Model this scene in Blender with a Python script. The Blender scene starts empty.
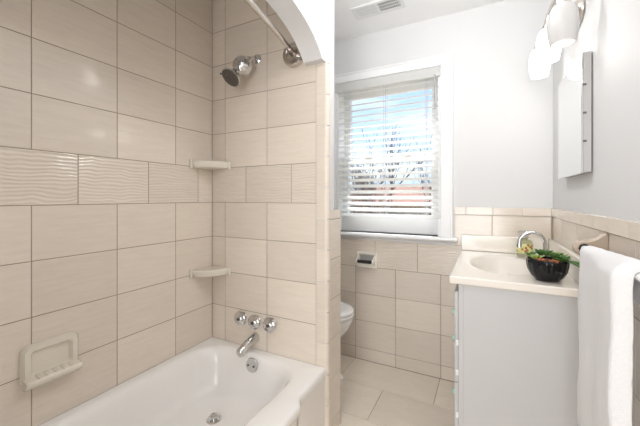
import bpy, bmesh, math, random
from mathutils import Vector, Matrix, noise

# ------------------------------------------------------------------ camera, sky, sun, lamps, exposure
sc = bpy.context.scene
COL = sc.collection
cam_d = bpy.data.cameras.new('camera')
cam = bpy.data.objects.new('camera', cam_d)
COL.objects.link(cam)
cam.location = (0, 0, 1.22)
cam.rotation_euler = (math.radians(90), 0, math.radians(27.35))
cam_d.sensor_width = 36
cam_d.lens = 319 / 640 * 36
cam_d.shift_y = -15.5 / 640
cam_d.clip_start = 0.02
sc.camera = cam
sc.view_settings.view_transform = 'Standard'
sc.view_settings.look = 'None'
sc.view_settings.gamma = 1
sc.view_settings.use_curve_mapping = False
sc.view_settings.exposure = 0.0
sc.cycles.max_bounces = 10
sc.cycles.diffuse_bounces = 6
sc.cycles.sample_clamp_indirect = 6

SKY_STRENGTH = 1.5
wd = bpy.data.worlds.new('sky')
sc.world = wd
wd.use_nodes = True
nt = wd.node_tree
nt.nodes.clear()
w_out = nt.nodes.new('ShaderNodeOutputWorld')
w_bg = nt.nodes.new('ShaderNodeBackground')
w_tc = nt.nodes.new('ShaderNodeTexCoord')
w_sep = nt.nodes.new('ShaderNodeSeparateXYZ')
w_ramp = nt.nodes.new('ShaderNodeValToRGB')
w_noise = nt.nodes.new('ShaderNodeTexNoise')
w_map = nt.nodes.new('ShaderNodeMapping')
w_map.inputs['Scale'].default_value = (1.5, 1.5, 5)
w_noise.inputs['Scale'].default_value = 1.6
w_noise.inputs['Detail'].default_value = 5
w_cr = nt.nodes.new('ShaderNodeValToRGB')
w_cr.color_ramp.elements[0].position = 0.48
w_cr.color_ramp.elements[1].position = 0.68
w_mix = nt.nodes.new('ShaderNodeMix')
w_mix.data_type = 'RGBA'
w_ramp.color_ramp.elements[0].position = 0.0
w_ramp.color_ramp.elements[0].color = (0.66, 0.80, 1.0, 1)
w_ramp.color_ramp.elements[1].position = 0.5
w_ramp.color_ramp.elements[1].color = (0.30, 0.50, 0.90, 1)
nt.links.new(w_tc.outputs['Generated'], w_sep.inputs[0])
nt.links.new(w_sep.outputs['Z'], w_ramp.inputs[0])
nt.links.new(w_tc.outputs['Generated'], w_map.inputs[0])
nt.links.new(w_map.outputs[0], w_noise.inputs['Vector'])
nt.links.new(w_noise.outputs[0], w_cr.inputs[0])
nt.links.new(w_cr.outputs[0], w_mix.inputs[0])
nt.links.new(w_ramp.outputs[0], w_mix.inputs[6])
w_mix.inputs[7].default_value = (0.95, 0.97, 1.0, 1)
nt.links.new(w_mix.outputs[2], w_bg.inputs['Color'])
w_bg.inputs['Strength'].default_value = SKY_STRENGTH
nt.links.new(w_bg.outputs[0], w_out.inputs[0])

def add_light(name, kind, loc, energy, size=0.1, rot=(0, 0, 0), color=(1, 1, 1)):
    d = bpy.data.lights.new(name, kind)
    d.energy = energy
    d.color = color
    if kind == 'AREA':
        d.shape = 'DISK'
        d.size = size
    elif kind == 'POINT':
        d.shadow_soft_size = size
    o = bpy.data.objects.new(name, d)
    o.location = loc
    o.rotation_euler = rot
    COL.objects.link(o)
    return o

sun = add_light('sun', 'SUN', (0, 12, 8), 14.0, rot=(math.radians(-27), 0, math.radians(12)), color=(1, .98, .95))
sun.data.angle = math.radians(1)
CEIL_W, VAN_W, HALL_W = 8, .55, 39
CLX, CLY = -.22, .70
# fill light added under the ceiling (its fitting is built below, overhead and out of the frame)
add_light('added_ceiling_fill', 'POINT', (CLX, CLY, 2.24), CEIL_W, size=0.09, color=(.99, .99, 1))
# second, smaller fill light, added unseen over the floor between toilet and vanity
CL2 = (-.25, 1.40)
add_light('added_small_ceiling_fill', 'POINT', (*CL2, 2.20), 8.5, size=0.06, color=(.99, .99, 1))

# added fill panel behind the camera, shining in through an invented doorway
hall = add_light('added_hall_fill', 'AREA', (-.15, -1.45, 1.25), HALL_W, rot=(math.radians(90), 0, 0), color=(.99, .99, 1))
hall.data.shape = 'RECTANGLE'; hall.data.size = .8; hall.data.size_y = 1.8

# ------------------------------------------------------------------ materials
def new_mat(name):
    m = bpy.data.materials.new(name)
    m.use_nodes = True
    b = m.node_tree.nodes['Principled BSDF']
    return m, m.node_tree, b

def plain(name, col, rough=0.5, metal=0.0, bump=0.0, bscale=200, var=0.0, vscale=8, spec=0.5, coat=0.0):
    m, t, b = new_mat(name)
    b.inputs['Base Color'].default_value = (*col, 1)
    b.inputs['Roughness'].default_value = rough
    b.inputs['Metallic'].default_value = metal
    b.inputs['Specular IOR Level'].default_value = spec
    b.inputs['Coat Weight'].default_value = coat
    tc = t.nodes.new('ShaderNodeTexCoord')
    if var:
        n = t.nodes.new('ShaderNodeTexNoise')
        n.inputs['Scale'].default_value = vscale
        n.inputs['Detail'].default_value = 4
        mx = t.nodes.new('ShaderNodeMix')
        mx.data_type = 'RGBA'
        mx.inputs[6].default_value = (*[c * (1 - var) for c in col], 1)
        mx.inputs[7].default_value = (*[min(1, c * (1 + var)) for c in col], 1)
        t.links.new(tc.outputs['Object'], n.inputs['Vector'])
        t.links.new(n.outputs[0], mx.inputs[0])
        t.links.new(mx.outputs[2], b.inputs['Base Color'])
    if bump:
        n2 = t.nodes.new('ShaderNodeTexNoise')
        n2.inputs['Scale'].default_value = bscale
        bp = t.nodes.new('ShaderNodeBump')
        bp.inputs['Strength'].default_value = bump
        bp.inputs['Distance'].default_value = 0.002
        t.links.new(tc.outputs['Object'], n2.inputs['Vector'])
        t.links.new(n2.outputs[0], bp.inputs['Height'])
        t.links.new(bp.outputs[0], b.inputs['Normal'])
    return m

def tile_mat(name, ca, cb, rough, wavy=False, scale=(2.2, 2.2, 22), tilt=0.12):
    """Glazed porcelain with faint streaks along the tile and a shift of tone from tile to tile."""
    m, t, b = new_mat(name)
    N, L = t.nodes, t.links
    tc = N.new('ShaderNodeTexCoord')
    at = N.new('ShaderNodeAttribute'); at.attribute_name = 'tile_tone'
    mp = N.new('ShaderNodeMapping')
    mp.inputs['Scale'].default_value = scale
    mp.inputs['Rotation'].default_value = (tilt, tilt, 0)
    L.new(tc.outputs['Object'], mp.inputs[0])
    mul = N.new('ShaderNodeMath'); mul.operation = 'MULTIPLY'; mul.inputs[1].default_value = 40
    L.new(at.outputs['Fac'], mul.inputs[0])
    n = N.new('ShaderNodeTexNoise'); n.noise_dimensions = '4D'
    n.inputs['Scale'].default_value = 3.4; n.inputs['Detail'].default_value = 8
    n.inputs['Roughness'].default_value = .72; n.inputs['Distortion'].default_value = .6
    L.new(mp.outputs[0], n.inputs['Vector']); L.new(mul.outputs[0], n.inputs['W'])
    r = N.new('ShaderNodeValToRGB')
    r.color_ramp.elements[0].position = .30; r.color_ramp.elements[1].position = .68
    r.color_ramp.elements[0].color = (*ca, 1); r.color_ramp.elements[1].color = (*cb, 1)
    L.new(n.outputs[0], r.inputs[0])
    hs = N.new('ShaderNodeHueSaturation')
    mr = N.new('ShaderNodeMapRange')
    mr.inputs['To Min'].default_value = .95; mr.inputs['To Max'].default_value = 1.05
    L.new(at.outputs['Fac'], mr.inputs['Value']); L.new(mr.outputs[0], hs.inputs['Value'])
    L.new(r.outputs[0], hs.inputs['Color']); L.new(hs.outputs[0], b.inputs['Base Color'])
    b.inputs['Roughness'].default_value = rough
    if wavy:
        mp2 = N.new('ShaderNodeMapping'); mp2.inputs['Scale'].default_value = (1, 1, 1)
        L.new(tc.outputs['Object'], mp2.inputs[0])
        wv = N.new('ShaderNodeTexWave'); wv.wave_type = 'BANDS'; wv.bands_direction = 'Z'
        wv.inputs['Scale'].default_value = 21; wv.inputs['Distortion'].default_value = 7
        wv.inputs['Detail'].default_value = 1.0; wv.inputs['Detail Scale'].default_value = .45
        L.new(mp2.outputs[0], wv.inputs['Vector']); L.new(mul.outputs[0], wv.inputs['Phase Offset'])
        bp = N.new('ShaderNodeBump'); bp.inputs['Strength'].default_value = .36; bp.inputs['Distance'].default_value = .004
        L.new(wv.outputs['Fac'], bp.inputs['Height']); L.new(bp.outputs[0], b.inputs['Normal'])
    return m

TA, TB = (.665, .59, .505), (.735, .66, .575)
M = {}
M['tile'] = tile_mat('beige_glazed_tile', TA, TB, .13)
M['tile_wavy'] = tile_mat('beige_wave_relief_tile', TA, TB, .16, wavy=True)
M['tile_floor'] = tile_mat('beige_floor_tile', (.74, .66, .56), (.82, .74, .64), .30, scale=(2.0, 5.5, 2), tilt=.0)
M['grout'] = plain('grout', (.27, .215, .165), .85, bump=.3, bscale=400)
M['paint'] = plain('white_wall_paint', (.70, .70, .70), .55, bump=.08, bscale=260, var=.012, vscale=3)
M['ceiling'] = plain('white_ceiling_paint', (.90, .90, .90), .7, bump=.06, bscale=220, var=.01, vscale=3)
M['trim'] = plain('white_gloss_trim_paint', (.85, .85, .85), .30, var=.01)
M['porcelain'] = plain('white_porcelain', (.86, .85, .83), .08, var=.012, vscale=5, coat=.3)
M['enamel'] = plain('white_tub_enamel', (.86, .84, .815), .10, var=.012, vscale=4, coat=.3)
M['ceramic'] = plain('almond_ceramic', (.72, .67, .58), .16, var=.03, vscale=12)
M['cream'] = plain('cream_ceramic', (.80, .76, .68), .16, var=.02, vscale=12)
M['bone'] = plain('bone_ceramic', (.47, .38, .30), .2, var=.04, vscale=14)
M['chrome'] = plain('chrome', (.66, .66, .66), .08, metal=1, var=.02)
M['nickel'] = plain('brushed_nickel', (.62, .58, .54), .22, metal=1, var=.05, vscale=40)
M['dark_metal'] = plain('dark_spray_face', (.12, .11, .10), .4, metal=.6, bump=.8, bscale=500)
M['black'] = plain('black_plastic', (.02, .02, .02), .35, var=.2)
M['dark'] = plain('painted_opening_shade', (.03, .03, .03), .8, var=.2)  # near-black that paints the shade inside openings
M['blind'] = plain('white_blind_slat', (.86, .86, .85), .35, var=.01)
def translucent(m, col, w):
    t = m.node_tree; b = t.nodes['Principled BSDF']; o = [n for n in t.nodes if n.type == 'OUTPUT_MATERIAL'][0]
    tl = t.nodes.new('ShaderNodeBsdfTranslucent'); tl.inputs['Color'].default_value = (*col, 1)
    mx = t.nodes.new('ShaderNodeMixShader'); mx.inputs[0].default_value = w
    t.links.new(b.outputs[0], mx.inputs[1]); t.links.new(tl.outputs[0], mx.inputs[2]); t.links.new(mx.outputs[0], o.inputs[0])
translucent(M['blind'], (.97, .97, .96), .58)
M['cord'] = plain('white_cord', (.66, .68, .72), .8, var=.02)
M['vanity'] = plain('grey_white_cabinet_paint', (.57, .57, .57), .45, var=.015, vscale=4)
M['marble'] = plain('cream_cultured_marble', (.84, .79, .72), .16, var=.02, vscale=6, coat=.3)
M['towel'] = plain('white_terry_cloth', (.85, .85, .86), .95, bump=1.0, bscale=420, var=.03, vscale=160, spec=.1)
M['bowl'] = plain('black_glazed_pottery', (.006, .006, .008), .14, var=.2, spec=.35)
M['soil'] = plain('brown_potting_mix', (.12, .06, .03), .95, bump=1, bscale=150, var=.5, vscale=90)
M['leaf'] = plain('green_leaf', (.06, .15, .03), .45, var=.45, vscale=45)
M['leaf_pale'] = plain('pale_green_leaf', (.26, .36, .09), .45, var=.35, vscale=45)
M['leaf_red'] = plain('orange_red_leaf', (.42, .13, .05), .45, var=.35, vscale=45)
M['mirror'] = plain('mirror_silver', (.88, .89, .89), .015, metal=1)
M['steel'] = plain('grey_steel', (.46, .45, .44), .35, metal=.3, var=.04)
M['vent'] = plain('white_vent_enamel', (.78, .78, .78), .4, var=.01)
M['bark'] = plain('grey_brown_bark', (.16, .12, .10), .9, var=.4, vscale=12)
M['brick'] = plain('red_brown_roof', (.26, .13, .095), .9, var=.35, vscale=5)
M['siding'] = plain('tan_siding', (.52, .44, .36), .8, var=.12, vscale=2)
M['grass'] = plain('winter_grass', (.25, .20, .12), .95, var=.4, vscale=1.2)
M['knob'] = plain('sea_green_glass', (.45, .66, .56), .08, var=.05)
M['soap_label'] = plain('soap_label', (.72, .74, .30), .4, var=.5, vscale=60)

def glass_mat():
    m = bpy.data.materials.new('window_glass'); m.use_nodes = True
    t = m.node_tree; t.nodes.clear()
    o = t.nodes.new('ShaderNodeOutputMaterial'); tr = t.nodes.new('ShaderNodeBsdfTransparent')
    gl = t.nodes.new('ShaderNodeBsdfGlossy'); gl.inputs['Roughness'].default_value = .02
    fr = t.nodes.new('ShaderNodeFresnel'); fr.inputs['IOR'].default_value = 1.45
    mx = t.nodes.new('ShaderNodeMixShader')
    tr.inputs['Color'].default_value = (.96, .98, .98, 1)
    ge = t.nodes.new('ShaderNodeNewGeometry'); iv = t.nodes.new('ShaderNodeMath'); iv.operation = 'SUBTRACT'; iv.inputs[0].default_value = 1
    mu = t.nodes.new('ShaderNodeMath'); mu.operation = 'MULTIPLY'
    t.links.new(ge.outputs['Backfacing'], iv.inputs[1]); t.links.new(fr.outputs[0], mu.inputs[0]); t.links.new(iv.outputs[0], mu.inputs[1])
    t.links.new(mu.outputs[0], mx.inputs[0]); t.links.new(tr.outputs[0], mx.inputs[1])
    t.links.new(gl.outputs[0], mx.inputs[2]); t.links.new(mx.outputs[0], o.inputs[0])
    return m
M['glass'] = glass_mat()

def clear_mat(name, col):
    m, t, b = new_mat(name)
    b.inputs['Base Color'].default_value = (*col, 1)
    b.inputs['Roughness'].default_value = .05
    b.inputs['Transmission Weight'].default_value = .85
    return m
M['clear'] = clear_mat('clear_soap_plastic', (.92, .93, .80))

def lamp_mat(name, strength, col=(1, .97, .93)):
    m, t, b = new_mat(name)
    b.inputs['Base Color'].default_value = (.80, .79, .77, 1)
    b.inputs['Roughness'].default_value = .35
    b.inputs['Emission Color'].default_value = (*col, 1)
    b.inputs['Emission Strength'].default_value = strength
    return m
M['shade_lit'] = lamp_mat('lit_frosted_glass', 1.0)
M['shade_painted_dim'] = lamp_mat('frosted_glass_painted_dim', .02)
M['shade_painted_dim'].node_tree.nodes['Principled BSDF'].inputs['Base Color'].default_value = (.52, .51, .50, 1)  # greyer base colour paints this shade as less lit than its neighbours
M['bulb'] = lamp_mat('bulb_glow', 3)
M['dome'] = lamp_mat('added_dome_glow', 2.0)  # glow for the domes of the added ceiling lights

# ------------------------------------------------------------------ mesh helpers
def link(name, bm, mats, parent=None, smooth=None, bevel=0, subsurf=0, seg=2):
    me = bpy.data.meshes.new(name)
    bmesh.ops.remove_doubles(bm, verts=bm.verts, dist=1e-6)
    bm.to_mesh(me); bm.free()
    for m in (mats if isinstance(mats, (list, tuple)) else [mats]):
        me.materials.append(M[m])
    o = bpy.data.objects.new(name, me)
    COL.objects.link(o)
    if smooth is not None:
        me.polygons.foreach_set('use_smooth', [True] * len(me.polygons))
        me.set_sharp_from_angle(angle=math.radians(smooth))
    if bevel:
        md = o.modifiers.new('bevel', 'BEVEL'); md.width = bevel; md.segments = seg
        md.limit_method = 'ANGLE'; md.angle_limit = math.radians(35)
        if smooth is None:
            me.polygons.foreach_set('use_smooth', [True] * len(me.polygons))
            me.set_sharp_from_angle(angle=math.radians(35))
            md.harden_normals = False
    if subsurf:
        md = o.modifiers.new('subsurf', 'SUBSURF'); md.levels = subsurf; md.render_levels = subsurf
    if parent is not None:
        o.parent = parent
        o.matrix_parent_inverse = Matrix.Translation(-parent.location)
    return o

def thing(name, label, cat, loc, group=None):
    o = bpy.data.objects.new(name, None)
    o.empty_display_size = .05
    COL.objects.link(o)
    o.location = loc
    return tag(o, label, cat, group)

def tag(o, label, cat, group=None, kind=None):
    o['label'] = label; o['category'] = cat
    if group: o['group'] = group
    if kind: o['kind'] = kind
    return o

def struct(name, bm, mats, label, cat, parent=None, **k):
    o = link(name, bm, mats, parent, **k)
    o['kind'] = 'structure'
    if parent is None: tag(o, label, cat)
    return o

def box(bm, x0, x1, y0, y1, z0, z1, mi=0):
    vs = [bm.verts.new((x, y, z)) for x in (x0, x1) for y in (y0, y1) for z in (z0, z1)]
    for f in ((0, 1, 3, 2), (4, 6, 7, 5), (0, 4, 5, 1), (2, 3, 7, 6), (0, 2, 6, 4), (1, 5, 7, 3)):
        fc = bm.faces.new([vs[i] for i in f]); fc.material_index = mi
    return bm

def prism(bm, pts, axis, a0, a1, mi=0):
    """Extrude a 2-D outline along an axis; pts are the two other coordinates in x, y, z order."""
    def v(p, a):
        return {0: (a, p[0], p[1]), 1: (p[0], a, p[1]), 2: (p[0], p[1], a)}[axis]
    A = [bm.verts.new(v(p, a0)) for p in pts]; B = [bm.verts.new(v(p, a1)) for p in pts]
    n = len(pts); fs = [bm.faces.new(A), bm.faces.new(B[::-1])]
    for i in range(n):
        fs.append(bm.faces.new((A[i], B[i], B[(i + 1) % n], A[(i + 1) % n])))
    for f in fs: f.material_index = mi
    bmesh.ops.recalc_face_normals(bm, faces=fs)
    return bm

def frame_to(d):
    d = Vector(d).normalized()
    return d.to_track_quat('Z', 'Y').to_matrix()

def lathe(bm, prof, o=(0, 0, 0), d=(0, 0, 1), n=28, mi=0, rib=None):
    """prof: (radius, height) list revolved round direction d from point o."""
    R = frame_to(d); o = Vector(o); rings = []
    for r, h in prof:
        if r < 1e-5:
            rings.append([bm.verts.new(o + R @ Vector((0, 0, h)))])
        else:
            ring = []
            for k in range(n):
                a = 2 * math.pi * k / n
                rr = r * (rib(a, h) if rib else 1)
                ring.append(bm.verts.new(o + R @ Vector((rr * math.cos(a), rr * math.sin(a), h))))
            rings.append(ring)
    fs = []
    for A, B in zip(rings, rings[1:]):
        for k in range(n):
            k2 = (k + 1) % n
            if len(A) == 1 and len(B) == 1: continue
            if len(A) == 1: q = (A[0], B[k2], B[k])
            elif len(B) == 1: q = (A[k], A[k2], B[0])
            else: q = (A[k], A[k2], B[k2], B[k])
            fs.append(bm.faces.new(q))
    for ring, flip in ((rings[0], True), (rings[-1], False)):
        if len(ring) > 1: fs.append(bm.faces.new(ring[::-1] if flip else ring))
    for f in fs: f.material_index = mi
    bmesh.ops.recalc_face_normals(bm, faces=fs)
    return bm

def tube(bm, pts, r, n=12, mi=0, caps=True):
    pts = [Vector(p) for p in pts]
    rs = r if isinstance(r, (list, tuple)) else [r] * len(pts)
    rings = []; up = Vector((0.13, .31, .94))
    for i, p in enumerate(pts):
        d = (pts[min(i + 1, len(pts) - 1)] - pts[max(i - 1, 0)]).normalized()
        if i == 0 and abs(d.dot(up.normalized())) > .95: up = Vector((1, .1, 0))
        u = (up - d * up.dot(d)).normalized(); up = u; w = d.cross(u)
        rings.append([bm.verts.new(p + rs[i] * (u * math.cos(2 * math.pi * k / n) + w * math.sin(2 * math.pi * k / n))) for k in range(n)])
    fs = []
    for A, B in zip(rings, rings[1:]):
        for k in range(n):
            fs.append(bm.faces.new((A[k], A[(k + 1) % n], B[(k + 1) % n], B[k])))
    if caps: fs += [bm.faces.new(rings[0][::-1]), bm.faces.new(rings[-1])]
    for f in fs: f.material_index = mi
    bmesh.ops.recalc_face_normals(bm, faces=fs)
    return bm

def loft(bm, rings, caps=True, mi=0):
    V = [[bm.verts.new(p) for p in r] for r in rings]; fs = []; n = len(V[0])
    for A, B in zip(V, V[1:]):
        for k in range(n):
            fs.append(bm.faces.new((A[k], A[(k + 1) % n], B[(k + 1) % n], B[k])))
    if caps: fs += [bm.faces.new(V[0][::-1]), bm.faces.new(V[-1])]
    for f in fs: f.material_index = mi
    bmesh.ops.recalc_face_normals(bm, faces=fs)
    return bm

def bez(a, b, c, d, n=12):
    a, b, c, d = map(Vector, (a, b, c, d)); out = []
    for i in range(n + 1):
        t = i / n; s = 1 - t
        out.append(a * s**3 + b * 3 * s * s * t + c * 3 * s * t * t + d * t**3)
    return out

def rrect(x0, x1, y0, y1, r, k=6):
    out = []
    for cx, cy, a0 in ((x1 - r, y1 - r, 0), (x0 + r, y1 - r, 90), (x0 + r, y0 + r, 180), (x1 - r, y0 + r, 270)):
        for i in range(k + 1):
            a = math.radians(a0 + 90 * i / k); out.append((cx + r * math.cos(a), cy + r * math.sin(a)))
    return out

# ------------------------------------------------------------------ tiled surfaces
def tile_cells(a0, a1, b0, b1, joints):
    js = [a0] + sorted(j for j in joints if a0 + .004 < j < a1 - .004) + [a1]
    return [(p, q, b0, b1) for p, q in zip(js, js[1:])]

def tiles(bm, to3d, normal, cells, seed, gap=.0028, mi=0, depth=.003, bull=0):
    """One bevelled slab per cell; to3d maps (a, b, height above the setting bed) into the room."""
    rnd = random.Random(seed); lay = bm.faces.layers.float.get('tile_tone') or bm.faces.layers.float.new('tile_tone')
    nrm = Vector(normal)
    for c in cells:
        a0, a1, b0, b1 = c[:4]; m = c[4] if len(c) > 4 else mi
        g = gap / 2; ch = .0012; tone = rnd.random()
        rings = []
        for ins, h in ((g, 0), (g, depth - ch), (g + ch, depth)):
            rings.append([bm.verts.new(to3d(a, b, h)) for a, b in ((a0 + ins, b0 + ins), (a1 - ins, b0 + ins), (a1 - ins, b1 - ins), (a0 + ins, b1 - ins))])
        fs = []
        for A, B in zip(rings, rings[1:]):
            for k in range(4): fs.append(bm.faces.new((A[k], A[(k + 1) % 4], B[(k + 1) % 4], B[k])))
        fs.append(bm.faces.new(rings[-1]))
        cen = Vector(to3d((a0 + a1) / 2, (b0 + b1) / 2, -.01))
        for f in fs:
            f.normal_update()
            if f.normal.dot(f.calc_center_median() - cen) < 0: f.normal_flip()
            f.material_index = m; f[lay] = tone

XL, Y1, Y2, XR, CZ = -1.469, 1.418, 2.28, .35, 2.44
ZR = [1.191 + .2045 * k for k in range(-6, 7)]            # course lines round the tub
ACC = (1.191, 1.3955)                                      # the relief course round the tub
arange = lambda s, p: [s + p * i for i in range(-20, 20)]

# left wall: tub part tiled to the ceiling, toilet part to the wainscot
bm = bmesh.new()
box(bm, XL - .1, XL - .003, -1.0, Y2 + .1, 0, CZ, 2)
f3 = lambda a, b, h: (XL - .003 + h, a, b)
cells = []
zs = [.2] + [z for z in ZR if z > .25] + [CZ]
for z0, z1 in zip(zs, zs[1:]):
    acc = abs(z0 - ACC[0]) < .01
    cells += [(*c, 1 if acc else 0) for c in tile_cells(-.12, Y1, z0, z1, arange(.70 if acc else .55, .3055))]
tiles(bm, f3, (1, 0, 0), cells, 3)
bg = bmesh.new()
box(bm, XL - .004, XL - .0012, -.12, Y1, .2, CZ, 3)
WR = [0, .09, .2935, .497, .70, .9045, 1.108]
cells = []
for z0, z1 in zip(WR, WR[1:]):
    acc = abs(z0 - .70) < .01
    cells += [(*c, 1 if acc else 0) for c in tile_cells(Y1 + .17, Y2, z0, z1, arange(1.70, .305))]
tiles(bm, f3, (1, 0, 0), cells, 4)
box(bm, XL - .004, XL - .0012, Y1 + .17, Y2, 0, 1.108, 3)
struct('wall_left', bm, ['tile', 'tile_wavy', 'paint', 'grout'], 'left wall of glossy beige tile with one wave relief course', 'wall')
bg.free()

# partition between tub and toilet: tiled on the tub side, bullnose end, thicker wainscot on the toilet side
XE = -.70
bm = bmesh.new()
box(bm, XL, XE, Y1 + .003, 1.515, 0, CZ, 2)
box(bm, XL, XE - .004, 1.515, 1.580, 0, 1.150, 3)
f3 = lambda a, b, h: (a, Y1 + .003 - h, b)
cells = []
for z0, z1 in zip(zs, zs[1:]):
    acc = abs(z0 - ACC[0]) < .01
    top = min(z1, CZ)
    cells += [(*c, 1 if acc else 0) for c in tile_cells(XL, -.756, z0, top, [-1.209, -.904] if acc else [-1.366, -1.061])]
tiles(bm, f3, (0, -1, 0), cells, 5)
box(bm, XL, -.757, Y1 + .0012, Y1 + .004, .2, CZ, 3)
# bullnose column round the end of the wall
bz = [z for z in arange(.648, .155) if .02 < z < 1.90]
bz = [0] + bz + [1.932]
lay = bm.faces.layers.float.get('tile_tone')
rnd = random.Random(8)
for z0, z1 in zip(bz, bz[1:]):
    last = z1 > 1.92
    pts = [(-.7545, Y1 + .004), (-.7545, Y1)]
    for i in range(9):
        a = math.radians(-90 + 90 * i / 8)
        pts.append((-.708 + .018 * math.cos(a), Y1 + .018 + .018 * math.sin(a)))
    pts += [(-.690, 1.446), (-.694, 1.450), (-.6995, 1.450), (-.6995, Y1 + .004)]
    n0 = len(bm.faces)
    prism(bm, pts, 2, z0 + .0018, z1 - .0018, 0)
    bm.faces.ensure_lookup_table(); tone = rnd.random()
    for i in range(n0, len(bm.faces)): bm.faces[i][lay] = tone
box(bm, -.753, -.7005, Y1 + .006, 1.447, 0, 1.93, 3)
# tiled end face of the wainscot
f3 = lambda a, b, h: (XE + .006 - .003 + h, a, b)
cells = []
for z0, z1 in zip(WR, WR[1:]):
    acc = abs(z0 - .70) < .01
    cells.append((1.452, 1.583, z0, z1, 1 if acc else 0))
cells.append((1.452, 1.583, 1.108, 1.156, 0))
tiles(bm, f3, (1, 0, 0), cells, 6, depth=.004)
box(bm, XE - .005, XE + .0045, 1.450, 1.582, 0, 1.154, 3)
box(bm, XL, XE + .004, 1.510, 1.583, 1.150, 1.158, 0)
struct('wall_partition', bm, ['tile', 'tile_wavy', 'paint', 'grout'], 'tiled partition wall with bullnose end between tub and toilet', 'wall', smooth=40)

# header with an arched soffit over the tub opening
arch = [(1.377, 1.893), (1.345, 1.928), (1.30, 1.962), (1.255, 1.986), (1.21, 2.004), (1.15, 2.021), (1.09, 2.033), (1.0, 2.046), (.88, 2.056), (.75, 2.061)]
mid = .60
prof = arch + [(2 * mid - y, z) for y, z in arch[::-1]]
prof = [(y, z) for y, z in prof]
y_in = 2 * mid - 1.377
outline = [(Y1 + .0005, 1.893)] + prof + [(-.12, 1.893), (-.12, CZ), (Y1 + .0005, CZ)]
bm = bmesh.new()
prism(bm, outline, 0, -.806, -.7002)
struct('wall_arch', bm, 'paint', 'white arched header over the tub opening', 'wall', smooth=25)

# near end of the tub alcove, wall behind the camera
bm = bmesh.new(); box(bm, XL, -.70, -.22, -.12, 0, CZ)
struct('wall_near', bm, 'paint', 'white wall at the near end of the tub', 'wall')
bm = bmesh.new()
for x0, x1, z0, z1 in ((XL - .1, -.58, 0, CZ), (.28, XR + .1, 0, CZ), (-.58, .28, 2.06, CZ)): box(bm, x0, x1, -1.1, -1.0, z0, z1)  # opening added so the fill light behind can enter
struct('wall_front', bm, 'paint', 'white wall behind the camera with a doorway added to let fill light in', 'wall')
bm = bmesh.new(); box(bm, XL - .1, XR + .1, -2.4, -2.3, 0, CZ); box(bm, XL - .1, XL, -2.3, -1.1, 0, CZ); box(bm, XR, XR + .1, -2.3, -1.1, 0, CZ)
struct('wall_hall', bm, 'paint', 'white walls of the hall behind the camera', 'wall')

# window wall, tiled to the wainscot, with an opening for the window
WX0, WX1, WZ0, WZ1 = -1.037, -.263, .955, 2.105
bm = bmesh.new()
WT = .16
for (x0, x1, z0, z1) in ((XL - .1, WX0, 0, CZ), (WX1, XR + .1, 0, CZ), (WX0, WX1, 0, WZ0), (WX0, WX1, WZ1, CZ)):
    box(bm, x0, x1, Y2 + .003, Y2 + WT, z0, z1, 2)
f3 = lambda a, b, h: (a, Y2 + .003 - h, b)
cells = []
for z0, z1 in zip(WR, WR[1:]):
    acc = abs(z0 - .70) < .01
    js = arange(.040 + (.153 if acc else 0), .305)
    if z1 < .93:
        cells += [(*c, 1 if acc else 0) for c in tile_cells(XL, XR, z0, z1, js)]
    else:
        cells += [(*c, 0) for c in tile_cells(-.178, XR, z0, z1, js)]
        cells += [(*c, 0) for c in tile_cells(XL, -1.115, z0, z1, js)]
tiles(bm, f3, (0, -1, 0), cells, 7)
box(bm, XL, XR, Y2 + .0012, Y2 + .004, 0, .90, 3)
box(bm, -.178, XR, Y2 + .0012, Y2 + .004, .9, 1.106, 3)
tiles(bm, f3, (0, -1, 0), tile_cells(-.178, XR, 1.108, 1.158, arange(.198, .154)), 8, depth=.010)
struct('wall_back', bm, ['tile', 'tile_wavy', 'paint', 'grout'], 'window wall, white above a beige tile wainscot', 'wall')

# right wall
bm = bmesh.new()
box(bm, XR + .003, XR + .1, -1.0, Y2 + .1, 0, CZ, 2)
f3 = lambda a, b, h: (XR + .003 - h, a, b)
cells = []
for z0, z1 in zip(WR, WR[1:]):
    cells += [(*c, 0) for c in tile_cells(-.9, Y2, z0, z1, arange(1.73, .305))]
tiles(bm, f3, (-1, 0, 0), cells, 9)
box(bm, XR + .0012, XR + .004, -.9, Y2, 0, 1.106, 3)
tiles(bm, f3, (-1, 0, 0), tile_cells(-.9, Y2 - .007, 1.108, 1.158, arange(1.15, .154)), 10, depth=.010)
struct('wall_right', bm, ['tile', 'tile_wavy', 'paint', 'grout'], 'right wall, white above a beige tile wainscot', 'wall')

# floor and ceiling
bm = bmesh.new()
box(bm, XL - .1, XR + .1, -2.4, Y2 + .1, -.1, -.003, 1)
f3 = lambda a, b, h: (a, b, h - .003)
cells = []
for i in range(11):
    y1 = Y2 - .3035 * i; y0 = max(y1 - .3035, -1.0)
    cells += tile_cells(XL, XR, y0, y1, arange(-.27 + (.305 if i % 2 else 0), .609))
tiles(bm, f3, (0, 0, 1), cells, 11, gap=.003)
struct('floor', bm, ['tile_floor', 'grout'], 'floor of large beige tiles laid half offset', 'floor')
bm = bmesh.new(); box(bm, XL - .1, XR + .1, -2.4, Y2 + .16, CZ, CZ + .1)
struct('ceiling', bm, 'ceiling', 'plain white ceiling', 'ceiling')

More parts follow.
